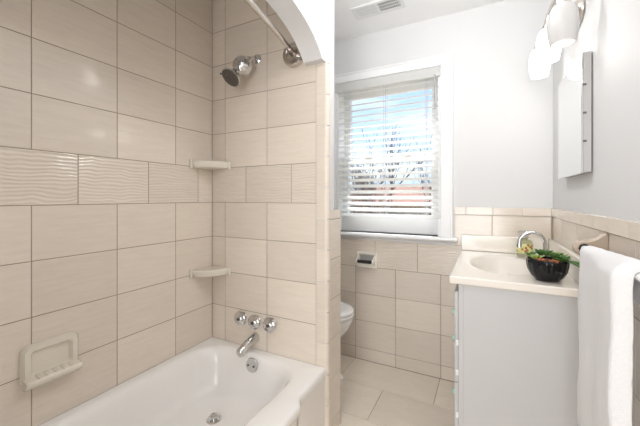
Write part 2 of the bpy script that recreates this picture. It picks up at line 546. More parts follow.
# ------------------------------------------------------------------ window
win = thing('window_1', 'white double hung window with stool and casing above the wainscot', 'window', (-.63, Y2, .94))
win['kind'] = 'structure'
def wpart(name, bm, mat, **k):
    o = link(name, bm, mat, win, **k); o['kind'] = 'structure'; return o
bm = bmesh.new()
CT = 2.172
for x0, x1, z0, z1 in ((-.263, -.188, .955, CT), (-1.112, -1.037, .955, CT), (-1.037, -.263, 2.105, CT)):
    box(bm, x0, x1, Y2 - .016, Y2 + .003, z0, z1)
box(bm, -.203, -.188, Y2 - .022, Y2 - .01, .955, CT); box(bm, -1.112, -1.097, Y2 - .022, Y2 - .01, .955, CT); box(bm, -1.097, -.203, Y2 - .022, Y2 - .01, CT - .015, CT)
wpart('window_casing', bm, 'trim', bevel=.003)
bm = bmesh.new()
prism(bm, [(Y2 + .10, .926), (Y2 - .028, .926), (Y2 - .036, .932), (Y2 - .040, .940), (Y2 - .036, .950), (Y2 - .028, .955), (Y2 + .10, .955)], 0, -1.13, -.160)
wpart('window_sill', bm, 'trim', smooth=40)
bm = bmesh.new()
YW = Y2 + .155
for x0, x1, z0, z1 in ((WX0, WX0 + .02, WZ0, WZ1), (WX1 - .02, WX1, WZ0, WZ1), (WX0 + .02, WX1 - .02, WZ1 - .02, WZ1)):
    box(bm, x0, x1, Y2 + .004, YW, z0, z1)
wpart('window_jamb', bm, 'trim', bevel=.002)
def sash(name, y, z0, z1, rb, rt):
    bm = bmesh.new(); x0, x1 = WX0 + .02, WX1 - .02; s = .050
    for a in ((x0, x0 + s, z0, z1), (x1 - s, x1, z0, z1), (x0 + s, x1 - s, z0, z0 + rb), (x0 + s, x1 - s, z1 - rt, z1)):
        box(bm, a[0], a[1], y - .017, y + .017, a[2], a[3])
    s_ = wpart(name, bm, 'trim', bevel=.003)
    bm = bmesh.new(); box(bm, x0 + s - .004, x1 - s + .004, y - .002, y + .002, z0 + rb - .004, z1 - rt + .004)
    g = link('glass_pane', bm, 'glass', s_); g['kind'] = 'structure'
    g.matrix_parent_inverse = Matrix.Identity(4)
    return s_
sash('lower_sash', Y2 + .098, .955, 1.522, .125, .04)
sash('upper_sash', Y2 + .134, 1.485, 2.085, .04, .08)
bm = bmesh.new()
for x in (-.50, -.80):
    box(bm, x - .028, x + .028, Y2 + .068, Y2 + .105, 1.522, 1.532)
    lathe(bm, [(.012, 0), (.012, .012), (.006, .016), (0, .016)], (x, Y2 + .086, 1.532), n=12)
    box(bm, x - .008, x + .032, Y2 + .078, Y2 + .090, 1.538, 1.548)
wpart('sash_lock', bm, 'nickel', bevel=.002)

# blind
bx0, bx1, by = -1.034, -.266, Y2 + .022
bl = thing('window_blind', 'white wide slat blind lowered in the window, slats open', 'blind', (-.63, by, 2.03))
bm = bmesh.new()
prism(bm, [(by - .040, 2.034), (by - .044, 2.040), (by - .044, 2.086), (by - .040, 2.092), (by - .040, 2.1), (by - .030, 2.1), (by - .030, 2.034)], 0, bx0, bx1)
link('valance', bm, 'blind', bl, smooth=30)
bm = bmesh.new(); box(bm, bx0 + .004, bx1 - .004, by - .028, by + .026, 2.05, 2.10)
link('headrail', bm, 'blind', bl, bevel=.002)
bm = bmesh.new(); z = 2.020; zs_ = []
while z > 1.115:
    zs_.append(z); z -= .0445
for i, z in enumerate(zs_):
    tl = math.radians(27); pts = []
    for k in range(5):
        u = -.025 + .05 * k / 4
        pts.append((by + u * math.cos(tl), z + u * math.sin(tl) + .0022 * (1 - (u / .025) ** 2)))
    lower = [(p[0], p[1] - .003) for p in pts[::-1]]
    prism(bm, pts + lower, 0, bx0, bx1)
link('slats', bm, 'blind', bl, smooth=30)
bm = bmesh.new(); box(bm, bx0, bx1, by - .025, by + .025, 1.079, 1.098)
link('bottom_rail', bm, 'blind', bl, bevel=.004)
for x in (-.935, -.655, -.365):
    bm = bmesh.new()
    for yy in (by - .026, by + .026):
        tube(bm, [(x, yy, 2.05), (x, yy, 1.096)], .0016, n=6)
        tube(bm, [(x + .012, yy, 2.05), (x + .012, yy, 1.096)], .0016, n=6)
    link('ladder_cord', bm, 'cord', bl)
bm = bmesh.new(); lathe(bm, [(.004, 0), (.006, -.01), (.007, -.03), (.004, -.035), (.0035, -.19), (.006, -.20), (.005, -.23), (0, -.232)], (-.300, by - .052, 2.045), n=10)
link('tilt_wand', bm, 'steel', bl, smooth=40)

# ------------------------------------------------------------------ bathtub
RIM = .375
TX0, TX1, TY0, TY1 = XL + .0012, -.697, -.118, Y1 - .0012
tub = thing('bathtub', 'white enamel alcove bathtub against beige tile, with chrome overflow', 'bathtub', (-1.08, .65, 0))
bm = bmesh.new()
def bulge(y):                                    # the middle of the apron and its rim stand proud
    def sm(e0, e1, v):
        t = max(0, min(1, (v - e0) / (e1 - e0))); return t * t * (3 - 2 * t)
    return .032 * sm(1.175, 1.105, y) * sm(.12, .19, y)
NO = 48
def outer_ring(z, off=0, bul=1.0):
    pts = []
    ys = [TY0 + (TY1 - TY0) * i / 40 for i in range(41)]
    ys = sorted(set(ys + [1.18, 1.165, 1.15, 1.14, 1.13, 1.12, 1.105, 1.09]))
    for y in ys: pts.append((TX1 + bul * bulge(y) + off, y, z))
    for i in range(1, 20): pts.append((TX1 + (TX0 - TX1) * i / 20, TY1, z))
    for y in ys[::-1]: pts.append((TX0, y, z))
    for i in range(1, 20): pts.append((TX0 + (TX1 - TX0) * i / 20, TY0, z))
    return pts
ref = outer_ring(RIM)
def inner_ring(z, x0, x1, y0, y1, r):
    """Rounded rectangle sampled along rays so that it matches the outer ring point for point."""
    cx, cy = (x0 + x1) / 2, (y0 + y1) / 2; hx, hy = (x1 - x0) / 2, (y1 - y0) / 2
    ocx, ocy = (TX0 + TX1) / 2, (TY0 + TY1) / 2; out = []
    for p in ref:
        dx, dy = (min(p[0], TX1) - ocx) / ((TX1 - TX0) / 2), (p[1] - ocy) / ((TY1 - TY0) / 2)
        dx, dy = dx * hx, dy * hy
        lo, hi = 0, 2.0
        for _ in range(40):
            t = (lo + hi) / 2; qx, qy = max(abs(dx * t) - (hx - r), 0), max(abs(dy * t) - (hy - r), 0)
            inside = abs(dx * t) <= hx and abs(dy * t) <= hy and math.hypot(qx, qy) <= r
            if inside: lo = t
            else: hi = t
        out.append((cx + dx * lo, cy + dy * lo, z))
    return out
IX0, IX1, IY0, IY1 = -1.425, -.795, -.03, 1.372
rings = [outer_ring(0, -.012, .0), outer_ring(.05, -.012, .0), outer_ring(.06, -.010, .75), outer_ring(.315, -.010, .75), outer_ring(.33, -.004, .9), outer_ring(RIM - .018, 0), outer_ring(RIM - .006, -.003), outer_ring(RIM, -.013)]
def ins(d, z, r): return inner_ring(z, IX0 + d, IX1 - d, IY0 + d, IY1 - d, r)
rings += [ins(-.010, RIM + .000, .17), ins(0, RIM - .003, .165), ins(.012, RIM - .014, .16), ins(.026, RIM - .05, .155)]
for k in range(1, 9):
    t = k / 8
    z = RIM - .05 - (.175 - .0) * (math.sin(t * math.pi / 2) ** .9)
    d = .026 + .052 * t + .05 * t ** 4
    back = .22 * t ** 1.6                         # the far, plumbing end is steep and the near end slopes to lie back on
    rings.append(inner_ring(z, IX0 + d, IX1 - d, IY0 + d + back, IY1 - d, .155 - .02 * t))
zb = rings[-1][0][2]
rings.append(inner_ring(zb - .004, IX0 + .20, IX1 - .20, IY0 + .42, IY1 - .19, .10))
loft(bm, rings)
link('tub_body', bm, 'enamel', tub, smooth=50)
ov = (-1.098, IY1 - .036, .330)
bm = bmesh.new()
lathe(bm, [(.036, 0), (.038, .004), (.035, .009), (.012, .012), (0, .012)], (ov[0], ov[1] + .004, ov[2]), (0, -1, .12), n=32)
o = link('overflow_plate', bm, 'chrome', tub, smooth=40); o['label'] = 'round chrome overflow plate'
for s in (-1, 1):
    bm = bmesh.new(); lathe(bm, [(.005, 0), (.005, .003), (0, .004)], (ov[0] + s * .018, ov[1] - .008, ov[2]), (0, -1, .12), n=10)
    s_ = link('screw', bm, 'dark_metal', o); s_.matrix_parent_inverse = Matrix.Identity(4)
bm = bmesh.new()
DR = (-1.165, 1.135, zb - .004)
lathe(bm, [(.036, 0), (.036, .004), (.028, .006), (.026, .003), (.012, .003), (.012, .012), (.020, .016), (.020, .022), (.008, .026), (.006, .032), (0, .033)], DR, n=28)
o = link('drain_stopper', bm, 'chrome', tub, smooth=35); o['label'] = 'chrome pop-up drain stopper'

# ------------------------------------------------------------------ tub plumbing
sp = thing('tub_spout', 'chrome tub spout on beige tile above the overflow plate', 'faucet', (-1.136, Y1, .437))
bm = bmesh.new()
rings = []
for t in range(13):
    u = t / 12; y = Y1 - .001 - .135 * u
    zc = .440 - .018 * u - .012 * u ** 4; rx = .026 - .006 * u; rz = .030 - .010 * u
    rings.append([(-1.136 + rx * math.cos(a), y, zc + rz * math.sin(a)) for a in [2 * math.pi * k / 20 for k in range(20)]])
rings.append([(-1.136 + .014 * math.cos(a), Y1 - .142, .412 + .012 * math.sin(a)) for a in [2 * math.pi * k / 20 for k in range(20)]])
loft(bm, rings)
link('spout_body', bm, 'chrome', sp, smooth=50)
bm = bmesh.new(); lathe(bm, [(.013, 0), (.014, -.012), (.010, -.012), (.010, -.004), (0, -.004)], (-1.136, Y1 - .122, .400), n=18)
link('spout_outlet', bm, 'chrome', sp, smooth=35)

def handle(x, label, z=.537):
    t = thing('tap', label, 'tap', (x, Y1, z), 'round chrome tub handles')
    bm = bmesh.new(); lathe(bm, [(.030, 0), (.031, .003), (.024, .010), (.016, .013), (.016, .018), (0, .018)], (x, Y1 - .0005, z), (0, -1, 0), n=28)
    link('escutcheon', bm, 'chrome', t, smooth=40)
    bm = bmesh.new()
    lathe(bm, [(.020, .014), (.030, .016), (.038, .020), (.040, .026), (.038, .031), (.028, .034), (.018, .036), (.014, .040), (0, .041)], (x, Y1, z), (0, -1, 0), n=48,
          rib=lambda a, h: 1 + (.045 * math.cos(8 * a) if .030 < h < .052 else 0))
    link('handle_knob', bm, 'chrome', t, smooth=40)
    bm = bmesh.new(); lathe(bm, [(.009, 0), (.009, .003), (.006, .004), (0, .004)], (x, Y1 - .0405, z), (0, -1, 0), n=14)
    link('index_button', bm, 'dark_metal', t, smooth=40)
handle(-1.228, 'leftmost of the three round chrome handles above the tub spout')
handle(-1.130, 'middle of the three round chrome handles above the tub spout', .533)
handle(-1.027, 'rightmost of the three round chrome handles above the tub spout')

sh = thing('shower', 'chrome shower head on a short bent arm high on the end wall', 'shower head', (-1.129, Y1, 1.986))
bm = bmesh.new(); lathe(bm, [(.030, 0), (.030, .003), (.024, .010), (.013, .014), (0, .014)], (-1.129, Y1 - .0005, 1.986), (0, -1, 0), n=28)
link('wall_flange', bm, 'chrome', sh, smooth=40)
bm = bmesh.new()
arm = bez((-1.129, Y1 - .005, 1.986), (-1.131, Y1 - .03, 1.988), (-1.135, Y1 - .045, 1.982), (-1.138, Y1 - .060, 1.966), 8)
tube(bm, arm, .0105, n=14)
link('shower_arm', bm, 'chrome', sh, smooth=60)
ax = Vector((-.031, -.116, -.137)).normalized(); p0 = Vector((-1.137, Y1 - .052, 1.974))
bm = bmesh.new(); lathe(bm, [(.012, 0), (.018, .003), (.020, .015), (.018, .026), (0, .028)], p0, ax, n=20)
link('ball_joint', bm, 'chrome', sh, smooth=40)
HB = [(.014, .018), (.032, .030), (.045, .044), (.050, .058), (.050, .086), (.044, .097), (.032, .104), (.026, .112), (.024, .130), (.031, .148), (.047, .164), (.054, .172), (.054, .181), (0, .181)]
bm = bmesh.new(); lathe(bm, HB, p0, ax, n=42, rib=lambda a, h: 1 + (.025 * math.cos(14 * a) if .05 < h < .09 else 0))
link('head_body', bm, 'chrome', sh, smooth=35)
bm = bmesh.new(); lathe(bm, [(.049, .1813), (.048, .185), (.022, .187), (.021, .1855), (0, .1855)], p0, ax, n=36)
o = link('spray_face', bm, 'dark_metal', sh, smooth=35); o['label'] = 'dark round spray face'
bm = bmesh.new()
R = frame_to(ax); side = (Vector((-.8, .0, .6)) - ax * Vector((-.8, 0, .6)).dot(ax)).normalized()
q = p0 + ax * .176 + side * .050
tube(bm, [q, q + side * .016], [.0035, .005], n=10)
link('spray_lever', bm, 'black', sh, smooth=40)

rod = thing('shower_rod', 'curved nickel shower curtain rod under the white arch', 'curtain rod', (-.893, Y1, 1.961), )
ry0 = 2 * mid - Y1
def flange(y, s):
    bm = bmesh.new(); lathe(bm, [(.060, 0), (.062, .004), (.062, .022), (.055, .034), (.036, .038), (.026, .032), (0, .032)], (-.878, y, 1.957), (0, s, 0), n=36)
    o = link('rod_flange', bm, 'nickel', rod, smooth=35)
    return o
flange(Y1 - .0006, -1)
pts = bez((-.880, Y1 - .02, 1.959), (-.845, 1.27, 1.963), (-.775, .92, 1.966), (-.765, .65, 1.966), 20)
pts += [Vector((p.x, 1.3 - p.y, p.z)) for p in pts[::-1][1:]]
pts = [p for p in pts if p.y > -.118]
bm = bmesh.new(); tube(bm, pts, .0125, n=16)
link('rod_tube', bm, 'nickel', rod, smooth=60)
bm = bmesh.new(); tube(bm, pts[:4], .0165, n=16)
o = link('rod_socket', bm, 'nickel', rod, smooth=60)

# ------------------------------------------------------------------ ceramic fittings of the tub alcove
def corner_shelf(z, label):
    t = thing('corner_shelf', label, 'shelf', (XL, Y1, z), 'almond ceramic corner shelves')
    bm = bmesh.new(); A, B = .155, .140
    def outline(s):
        pts = [(XL + .0012, Y1 - .0012)]
        a = (XL + .0012, Y1 - A * s); b = (XL + B * s, Y1 - .0012)
        m = (XL + .090 * s, Y1 - .100 * s)
        pts.append(a); pts.append((XL + .020 * s, Y1 - A * s))
        for i in range(1, 10):
            u = i / 10; p0_ = Vector((XL + .020 * s, Y1 - A * s)); p2 = Vector((XL + B * s, Y1 - .022 * s)); p1 = Vector((XL + .110 * s, Y1 - .128 * s))
            p = p0_ * (1 - u) ** 2 + p1 * 2 * u * (1 - u) + p2 * u * u; pts.append((p.x, p.y))
        pts.append((XL + B * s, Y1 - .022 * s)); pts.append(b)
        return pts
    rings = [[(x, y, zz) for x, y in outline(s)] for s, zz in ((.80, z - .042), (.93, z - .036), (1.0, z - .018), (1.0, z - .004), (.975, z))]
    loft(bm, rings)
    link('shelf_body', bm, 'ceramic', t, smooth=40)
    bm = bmesh.new()
    box(bm, XL + .0012, XL + .012, Y1 - .170, Y1 - .154, z - .046, z + .008)
    link('back_lip', bm, 'ceramic', t, bevel=.004)
    bm = bmesh.new()
    box(bm, XL + .134, XL + .152, Y1 - .012, Y1 - .0012, z - .044, z + .006)
    link('back_lip', bm, 'ceramic', t, bevel=.004)
corner_shelf(1.428, 'upper almond ceramic corner shelf, crossing the relief tile course')
corner_shelf(.808, 'lower almond ceramic corner shelf, above the chrome tub handles')

sd = thing('soap_dish', 'almond ceramic soap dish with ridged tray on left tile wall', 'soap dish', (XL, .605, .55))
bm = bmesh.new()
def ring_yz(y0, y1, z0, z1, r, x): return [(x, y, z) for y, z in rrect(y0, y1, z0, z1, r)]
loft(bm, [ring_yz(.515, .695, .534, .686, .026, XL + .0012), ring_yz(.515, .695, .534, .686, .026, XL + .012), ring_yz(.523, .687, .542, .678, .024, XL + .024),
          ring_yz(.540, .672, .570, .664, .014, XL + .022), ring_yz(.548, .664, .578, .656, .012, XL + .006)], caps=True)
link('dish_back', bm, 'ceramic', sd, smooth=50)
bm = bmesh.new()
loft(bm, [[(XL + x, y, z) for x, z in ((.010, .534), (.032, .535), (.048, .544), (.055, .558), (.053, .568), (.047, .570), (.012, .576))] for y in (.518, .528, .682, .692)])
tr = link('dish_tray', bm, 'ceramic', sd, smooth=40, bevel=.004)
for i in range(5):
    bm = bmesh.new(); y = .556 + .0255 * i
    rings = []
    for k in range(7):
        u = k / 6; rr = .006 * math.sin(math.pi * (.12 + .76 * u)) 
        rings.append([(XL + .018 + .036 * u, y + rr * math.cos(a), .5755 - .004 * u + rr * .8 * math.sin(a)) for a in [2 * math.pi * j / 10 for j in range(10)]])
    loft(bm, rings)
    r_ = link('tray_ridge', bm, 'ceramic', tr, smooth=60); r_.matrix_parent_inverse = Matrix.Identity(4)

# ------------------------------------------------------------------ toilet
TC = 1.93
to = thing('toilet', 'white toilet with closed lid showing past the partition end', 'toilet', (-1.1, TC, 0))
def egg(xb, xf, w, z, n=40, pw=2.2):
    """Outline with a round front at xf and a squarer back at xb."""
    out = []; xm = xb + (xf - xb) * .45
    for k in range(n):
        a = 2 * math.pi * k / n; c, s = math.cos(a), math.sin(a)
        if c >= 0: x = xm + (xf - xm) * c; y = w * s
        else:
            x = xm - (xm - xb) * abs(c) ** .6; y = w * s
        out.append((x, TC + y, z))
    return out
bm = bmesh.new()
loft(bm, [egg(-1.34, -.830, .105, 0), egg(-1.34, -.828, .106, .035), egg(-1.33, -.855, .095, .05), egg(-1.33, -.90, .088, .16), egg(-1.33, -.89, .10, .24),
          egg(-1.30, -.83, .135, .31), egg(-1.27, -.785, .165, .37), egg(-1.25, -.768, .178, .415), egg(-1.25, -.766, .180, .430), egg(-1.24, -.775, .172, .436)])
link('toilet_bowl', bm, 'porcelain', to, smooth=50)
bm = bmesh.new()
loft(bm, [egg(-1.23, -.764, .180, .4365), egg(-1.235, -.760, .184, .442), egg(-1.235, -.760, .184, .452), egg(-1.23, -.765, .180, .457)])
link('toilet_seat', bm, 'porcelain', to, smooth=40)
bm = bmesh.new()
loft(bm, [egg(-1.24, -.766, .182, .460), egg(-1.245, -.761, .187, .466), egg(-1.245, -.762, .186, .478), egg(-1.235, -.772, .176, .486), egg(-1.20, -.81, .14, .490)])
link('toilet_lid', bm, 'porcelain', to, smooth=40)
bm = bmesh.new()
loft(bm, [[(x, y, z) for x, y in rrect(XL + .012, -1.262 + dx, TC - w, TC + w, .03)] for z, w, dx in ((.40, .19, -.01), (.43, .205, 0), (.74, .225, .012), (.755, .225, .012))])
link('toilet_tank', bm, 'porcelain', to, smooth=45)
bm = bmesh.new()
loft(bm, [[(x, y, z) for x, y in rrect(XL + .008 + i, -1.240 - i, TC - .236 + i, TC + .236 - i, .03)] for z, i in ((.756, .004), (.764, 0), (.785, 0), (.794, .006))])
link('tank_lid', bm, 'porcelain', to, smooth=45)
bm = bmesh.new(); lathe(bm, [(.012, 0), (.012, .012), (0, .012)], (-1.252, TC - .16, .69), (1, 0, 0), n=16)
tube(bm, [(-1.240, TC - .16, .69), (-1.236, TC - .12, .688), (-1.236, TC - .09, .683)], [.006, .007, .005], n=10)
link('flush_lever', bm, 'chrome', to, smooth=45)

# toilet paper holder
tp = thing('toilet_paper_holder', 'cream ceramic paper holder with empty dark roller under the window', 'paper holder', (-.781, Y2, .70))
bm = bmesh.new()
def ring_xz(x0, x1, z0, z1, r, y): return [(x, y, z) for x, z in rrect(x0, x1, z0, z1, r)]
loft(bm, [ring_xz(-.862, -.700, .694, .812, .014, Y2 - .0008), ring_xz(-.862, -.700, .694, .812, .014, Y2 - .012), ring_xz(-.857, -.705, .699, .807, .012, Y2 - .020),
          ring_xz(-.842, -.720, .722, .796, .008, Y2 - .018), ring_xz(-.838, -.724, .726, .792, .008, Y2 - .004)])
link('holder_frame', bm, 'cream', tp, smooth=45)
bm = bmesh.new(); box(bm, -.836, -.726, Y2 - .0062, Y2 - .0045, .728, .790)
o = link('recess_back', bm, 'steel', tp); o['label'] = 'grey back of the recess'
for x0, x1 in ((-.850, -.838), (-.726, -.714)):
    bm = bmesh.new(); prism(bm, [(Y2 - .010, .722), (Y2 - .062, .734), (Y2 - .072, .744), (Y2 - .070, .758), (Y2 - .060, .766), (Y2 - .010, .794)], 0, x0, x1)
    link('holder_ear', bm, 'cream', tp, bevel=.003)
bm = bmesh.new(); lathe(bm, [(0, 0), (.008, 0), (.008, .006), (.0125, .008), (.0125, .104), (.008, .106), (.008, .112), (0, .112)], (-.838, Y2 - .058, .750), (1, 0, 0), n=20)
o = link('roller', bm, 'black', tp, smooth=40); o['label'] = 'black roller without paper'

# ------------------------------------------------------------------ ceiling vent
ve = thing('ceiling_vent', 'white two-panel louvred vent in the ceiling above the window', 'vent', (-.61, 1.985, CZ))
bm = bmesh.new(); vx0, vx1, vy0, vy1 = -.770, -.450, 1.915, 2.055
for a in ((vx0, vx1, vy0, vy0 + .022), (vx0, vx1, vy1 - .022, vy1), (vx0, vx0 + .022, vy0 + .022, vy1 - .022), (vx1 - .022, vx1, vy0 + .022, vy1 - .022), (-.617, -.603, vy0 + .022, vy1 - .022)):
    box(bm, *a, CZ - .009, CZ - .0008)
link('vent_frame', bm, 'vent', ve, bevel=.002)
bm = bmesh.new(); box(bm, vx0 + .02, vx1 - .02, vy0 + .02, vy1 - .02, CZ - .0022, CZ - .0009)  # flat dark sheet paints the shade behind the louvres
link('vent_shade_sheet', bm, 'dark', ve)
for x0, x1, sgn in ((vx0 + .022, -.617, -1), (-.603, vx1 - .022, 1)):
    bm = bmesh.new(); n = 11
    for i in range(n):
        x = x0 + (x1 - x0) * (i + .5) / n
        prism(bm, [(x - .0022 - sgn * .002, CZ - .0025), (x + .0022 - sgn * .002, CZ - .0025), (x + .0022 + sgn * .002, CZ - .0085), (x - .0022 + sgn * .002, CZ - .0085)], 1, vy0 + .022, vy1 - .022)
    for j in (1, 2): 
        y = vy0 + .022 + (vy1 - vy0 - .044) * j / 3
        box(bm, x0, x1, y - .0015, y + .0015, CZ - .0085, CZ - .004)
    link('louvre_panel', bm, 'vent', ve)

# ------------------------------------------------------------------ vanity
VY0, VX0, CT0, CTH = 1.510, -.102, .846, .879
va = thing('vanity_cabinet', 'pale grey vanity cabinet with sea-green glass knobs under cream top', 'cabinet', (.11, 1.89, 0))
bm = bmesh.new()
VY1 = Y2 - .004; VXW = XR - .002
box(bm, VX0 + .02, VXW, VY0, VY0 + .018, 0, CT0 - .001)
box(bm, VX0 + .02, VXW, VY1 - .018, VY1, 0, CT0 - .001)
box(bm, VX0 + .02, VXW, VY0 + .018, VY1 - .018, .09, .105)
box(bm, VXW - .01, VXW, VY0 + .018, VY1 - .018, .105, CT0 - .001)
box(bm, VX0 + .075, VX0 + .09, VY0 + .018, VY1 - .018, 0, .09)
link('cabinet_body', bm, 'vanity', va, bevel=.0015)
bm = bmesh.new()
for y0, y1, z0, z1 in ((VY0, VY0 + .035, .09, CT0 - .001), (VY1 - .035, VY1, .09, CT0 - .001), (1.90, 1.93, .12, CT0 - .04), (VY0 + .035, VY1 - .035, CT0 - .04, CT0 - .001), (VY0 + .035, VY1 - .035, .09, .12)):
    box(bm, VX0, VX0 + .02, y0, y1, z0, z1)
link('face_frame', bm, 'vanity', va)
def knob(parent, y, z, x):
    bm = bmesh.new(); lathe(bm, [(.006, 0), (.006, .008), (.010, .011), (.015, .016), (.016, .022), (.012, .027), (0, .029)], (x, y, z), (-1, 0, 0), n=20)
    k = link('knob', bm, 'knob', parent, smooth=50); k['label'] = 'sea-green glass knob'
    k.matrix_parent_inverse = Matrix.Identity(4)
for z0, z1, kz in ((.580, .81, .648), (.409, .580, .516), (.105, .409, .249)):
    bm = bmesh.new(); box(bm, VX0 - .018, VX0 - .0008, VY0 + .010, 1.912, z0 + .0015, z1 - .0015)
    d = link('drawer', bm, 'vanity', va, bevel=.004); knob(d, 1.731, kz, VX0 - .0175)
bm = bmesh.new(); box(bm, VX0 - .018, VX0 - .0008, 1.92, VY1 - .012, .109, .796)
d = link('door', bm, 'vanity', va, bevel=.004); knob(d, 1.97, .60, VX0 - .0175)
for z in (.585, .455, .27):
    bm = bmesh.new(); box(bm, VX0 - .012, VX0 - .0002, VY0 + .001, VY0 + .0095, z - .012, z + .012)
    link('hinge', bm, 'trim', va, bevel=.002)

# top with its moulded basin
vt = thing('sink', 'cream moulded vanity top with oval basin and splashes', 'sink', (.10, 1.89, CT0))
bm = bmesh.new()
x0, x1, y0, y1 = -.138, XR - .0012, 1.492, Y2 - .0012
NX, NY = 64, 96; bc = (.085, 1.885); br = (.150, .225)
def top_z(x, y):
    r = math.hypot((x - bc[0]) / br[0], (y - bc[1]) / br[1])
    if r >= 1.1: return CTH
    t = max(0, min(1, (1.1 - r) / .75)); s = t * t * (3 - 2 * t)
    return CTH - .115 * s ** .85
grid = [[bm.verts.new((x0 + (x1 - x0) * i / NX, y0 + (y1 - y0) * j / NY, 0)) for j in range(NY + 1)] for i in range(NX + 1)]
for r in grid:
    for v in r: v.co.z = top_z(v.co.x, v.co.y)
for i in range(NX):
    for j in range(NY): bm.faces.new((grid[i][j], grid[i + 1][j], grid[i + 1][j + 1], grid[i][j + 1]))
edge = [grid[i][0] for i in range(NX + 1)] + [grid[NX][j] for j in range(1, NY + 1)] + [grid[i][NY] for i in range(NX - 1, -1, -1)] + [grid[0][j] for j in range(NY - 1, 0, -1)]
low = [bm.verts.new((v.co.x, v.co.y, CT0)) for v in edge]
n = len(edge)
for k in range(n): bm.faces.new((edge[k], low[k], low[(k + 1) % n], edge[(k + 1) % n]))
# underside follows the basin as a shell
gb = [[None] * (NY + 1) for _ in range(NX + 1)]
for k, v in enumerate(edge):
    i = round((v.co.x - x0) / (x1 - x0) * NX); j = round((v.co.y - y0) / (y1 - y0) * NY); gb[i][j] = low[k]
for i in range(NX + 1):
    for j in range(NY + 1):
        if gb[i][j] is None: gb[i][j] = bm.verts.new((grid[i][j].co.x, grid[i][j].co.y, min(CT0, grid[i][j].co.z - .012)))
for i in range(NX):
    for j in range(NY): bm.faces.new((gb[i][j], gb[i][j + 1], gb[i + 1][j + 1], gb[i + 1][j]))
bmesh.ops.recalc_face_normals(bm, faces=bm.faces)
link('counter', bm, 'marble', vt, smooth=40, bevel=.005)
bm = bmesh.new(); box(bm, x0, x1 - .022, Y2 - .022, Y2 - .0012, CTH + .0003, .980)
link('backsplash', bm, 'marble', vt, bevel=.005)
bm = bmesh.new(); box(bm, XR - .022, XR - .0012, y0, Y2 - .0012, CTH + .0003, .980)
link('sidesplash', bm, 'marble', vt, bevel=.005)
bm = bmesh.new(); lathe(bm, [(.030, 0), (.030, .003), (.020, .004), (.018, .001), (0, .001)], (bc[0], bc[1], CTH - .115), n=24)
link('basin_drain', bm, 'chrome', vt, smooth=40)
bm = bmesh.new(); lathe(bm, [(.008, 0), (.008, .002), (.005, .002), (0, .001)], (-.030, 1.885, top_z(-.030, 1.885) + .0005), (.5, 0, .8), n=14)
link('overflow_hole', bm, 'nickel', vt, smooth=40)

# faucet
FX, FY = .262, 1.90
fa = thing('sink_faucet', 'chrome gooseneck faucet curving over the vanity basin', 'faucet', (FX, FY, CTH))
bm = bmesh.new()
loft(bm, [[(x, y, z) for x, y in rrect(FX - .026 + i, FX + .026 - i, FY - .080 + i, FY + .080 - i, .024 - i)] for z, i in ((CTH + .0004, 0), (CTH + .010, 0), (CTH + .016, .005))])
link('faucet_base', bm, 'chrome', fa, smooth=40)
bm = bmesh.new()
pts = [Vector((FX, FY, CTH + .014)), Vector((FX, FY, CTH + .05)), Vector((FX, FY, CTH + .09))] 
pts += [Vector((FX - .054 + .054 * math.cos(a), FY, CTH + .112 + .054 * math.sin(a))) for a in [math.pi * i / 16 for i in range(17)]]
pts += [Vector((FX - .108, FY, CTH + .104)), Vector((FX - .108, FY, CTH + .098))]
tube(bm, pts, .0095, n=16)
link('gooseneck', bm, 'chrome', fa, smooth=60)
bm = bmesh.new(); lathe(bm, [(.0125, 0), (.0125, .014), (.008, .014), (0, .012)], (FX - .108, FY, CTH + .104), (0, 0, -1), n=18)
link('aerator', bm, 'chrome', fa, smooth=40)
for s in (-1, 1):
    bm = bmesh.new(); lathe(bm, [(.016, 0), (.015, .012), (.010, .018), (.009, .026), (0, .027)], (FX, FY + s * .058, CTH + .014), n=20)
    tube(bm, [(FX, FY + s * .058, CTH + .036), (FX - .018, FY + s * .066, CTH + .044), (FX - .046, FY + s * .074, CTH + .050)], [.007, .006, .0045], n=12)
    link('lever_handle', bm, 'chrome', fa, smooth=45)

# soap bottle in the back corner
so = thing('soap_bottle', 'clear soap bottle with yellow-green floral print behind faucet', 'bottle', (.205, 2.19, CTH))
bm = bmesh.new(); SB = (.205, 2.19, CTH + .0006)
lathe(bm, [(.036, 0), (.039, .004), (.039, .080), (.034, .092), (.016, .100), (.014, .108), (0, .108)], SB, n=28)
link('bottle_body', bm, 'clear', so, smooth=40)
bm = bmesh.new(); lathe(bm, [(.0394, .020), (.0400, .021), (.0400, .074), (.0394, .075)], SB, n=28)
o = link('printed_label', bm, 'soap_label', so, smooth=40); o['label'] = 'yellow-green floral print'
rnd = random.Random(2)
for i in range(9):
    a = math.radians(rnd.uniform(185, 330)); z = rnd.uniform(.028, .068)
    c = Vector((SB[0] + .0398 * math.cos(a), SB[1] + .0398 * math.sin(a), SB[2] + z))
    bm = bmesh.new(); lathe(bm, [(.007, 0), (.006, .0012), (0, .0016)], c, (math.cos(a), math.sin(a), 0), n=8)
    fl = link('flower_print', bm, 'leaf_red', o, smooth=40); fl.matrix_parent_inverse = Matrix.Identity(4)
bm = bmesh.new()
lathe(bm, [(.016, .106), (.016, .118), (.006, .120), (.005, .138), (.011, .140), (.011, .148), (0, .149)], SB, n=18)
tube(bm, [(SB[0], SB[1], SB[2] + .144), (SB[0] - .03, SB[1] - .01, SB[2] + .143), (SB[0] - .036, SB[1] - .012, SB[2] + .136)], .004, n=10)
link('pump', bm, 'steel', so, smooth=40)

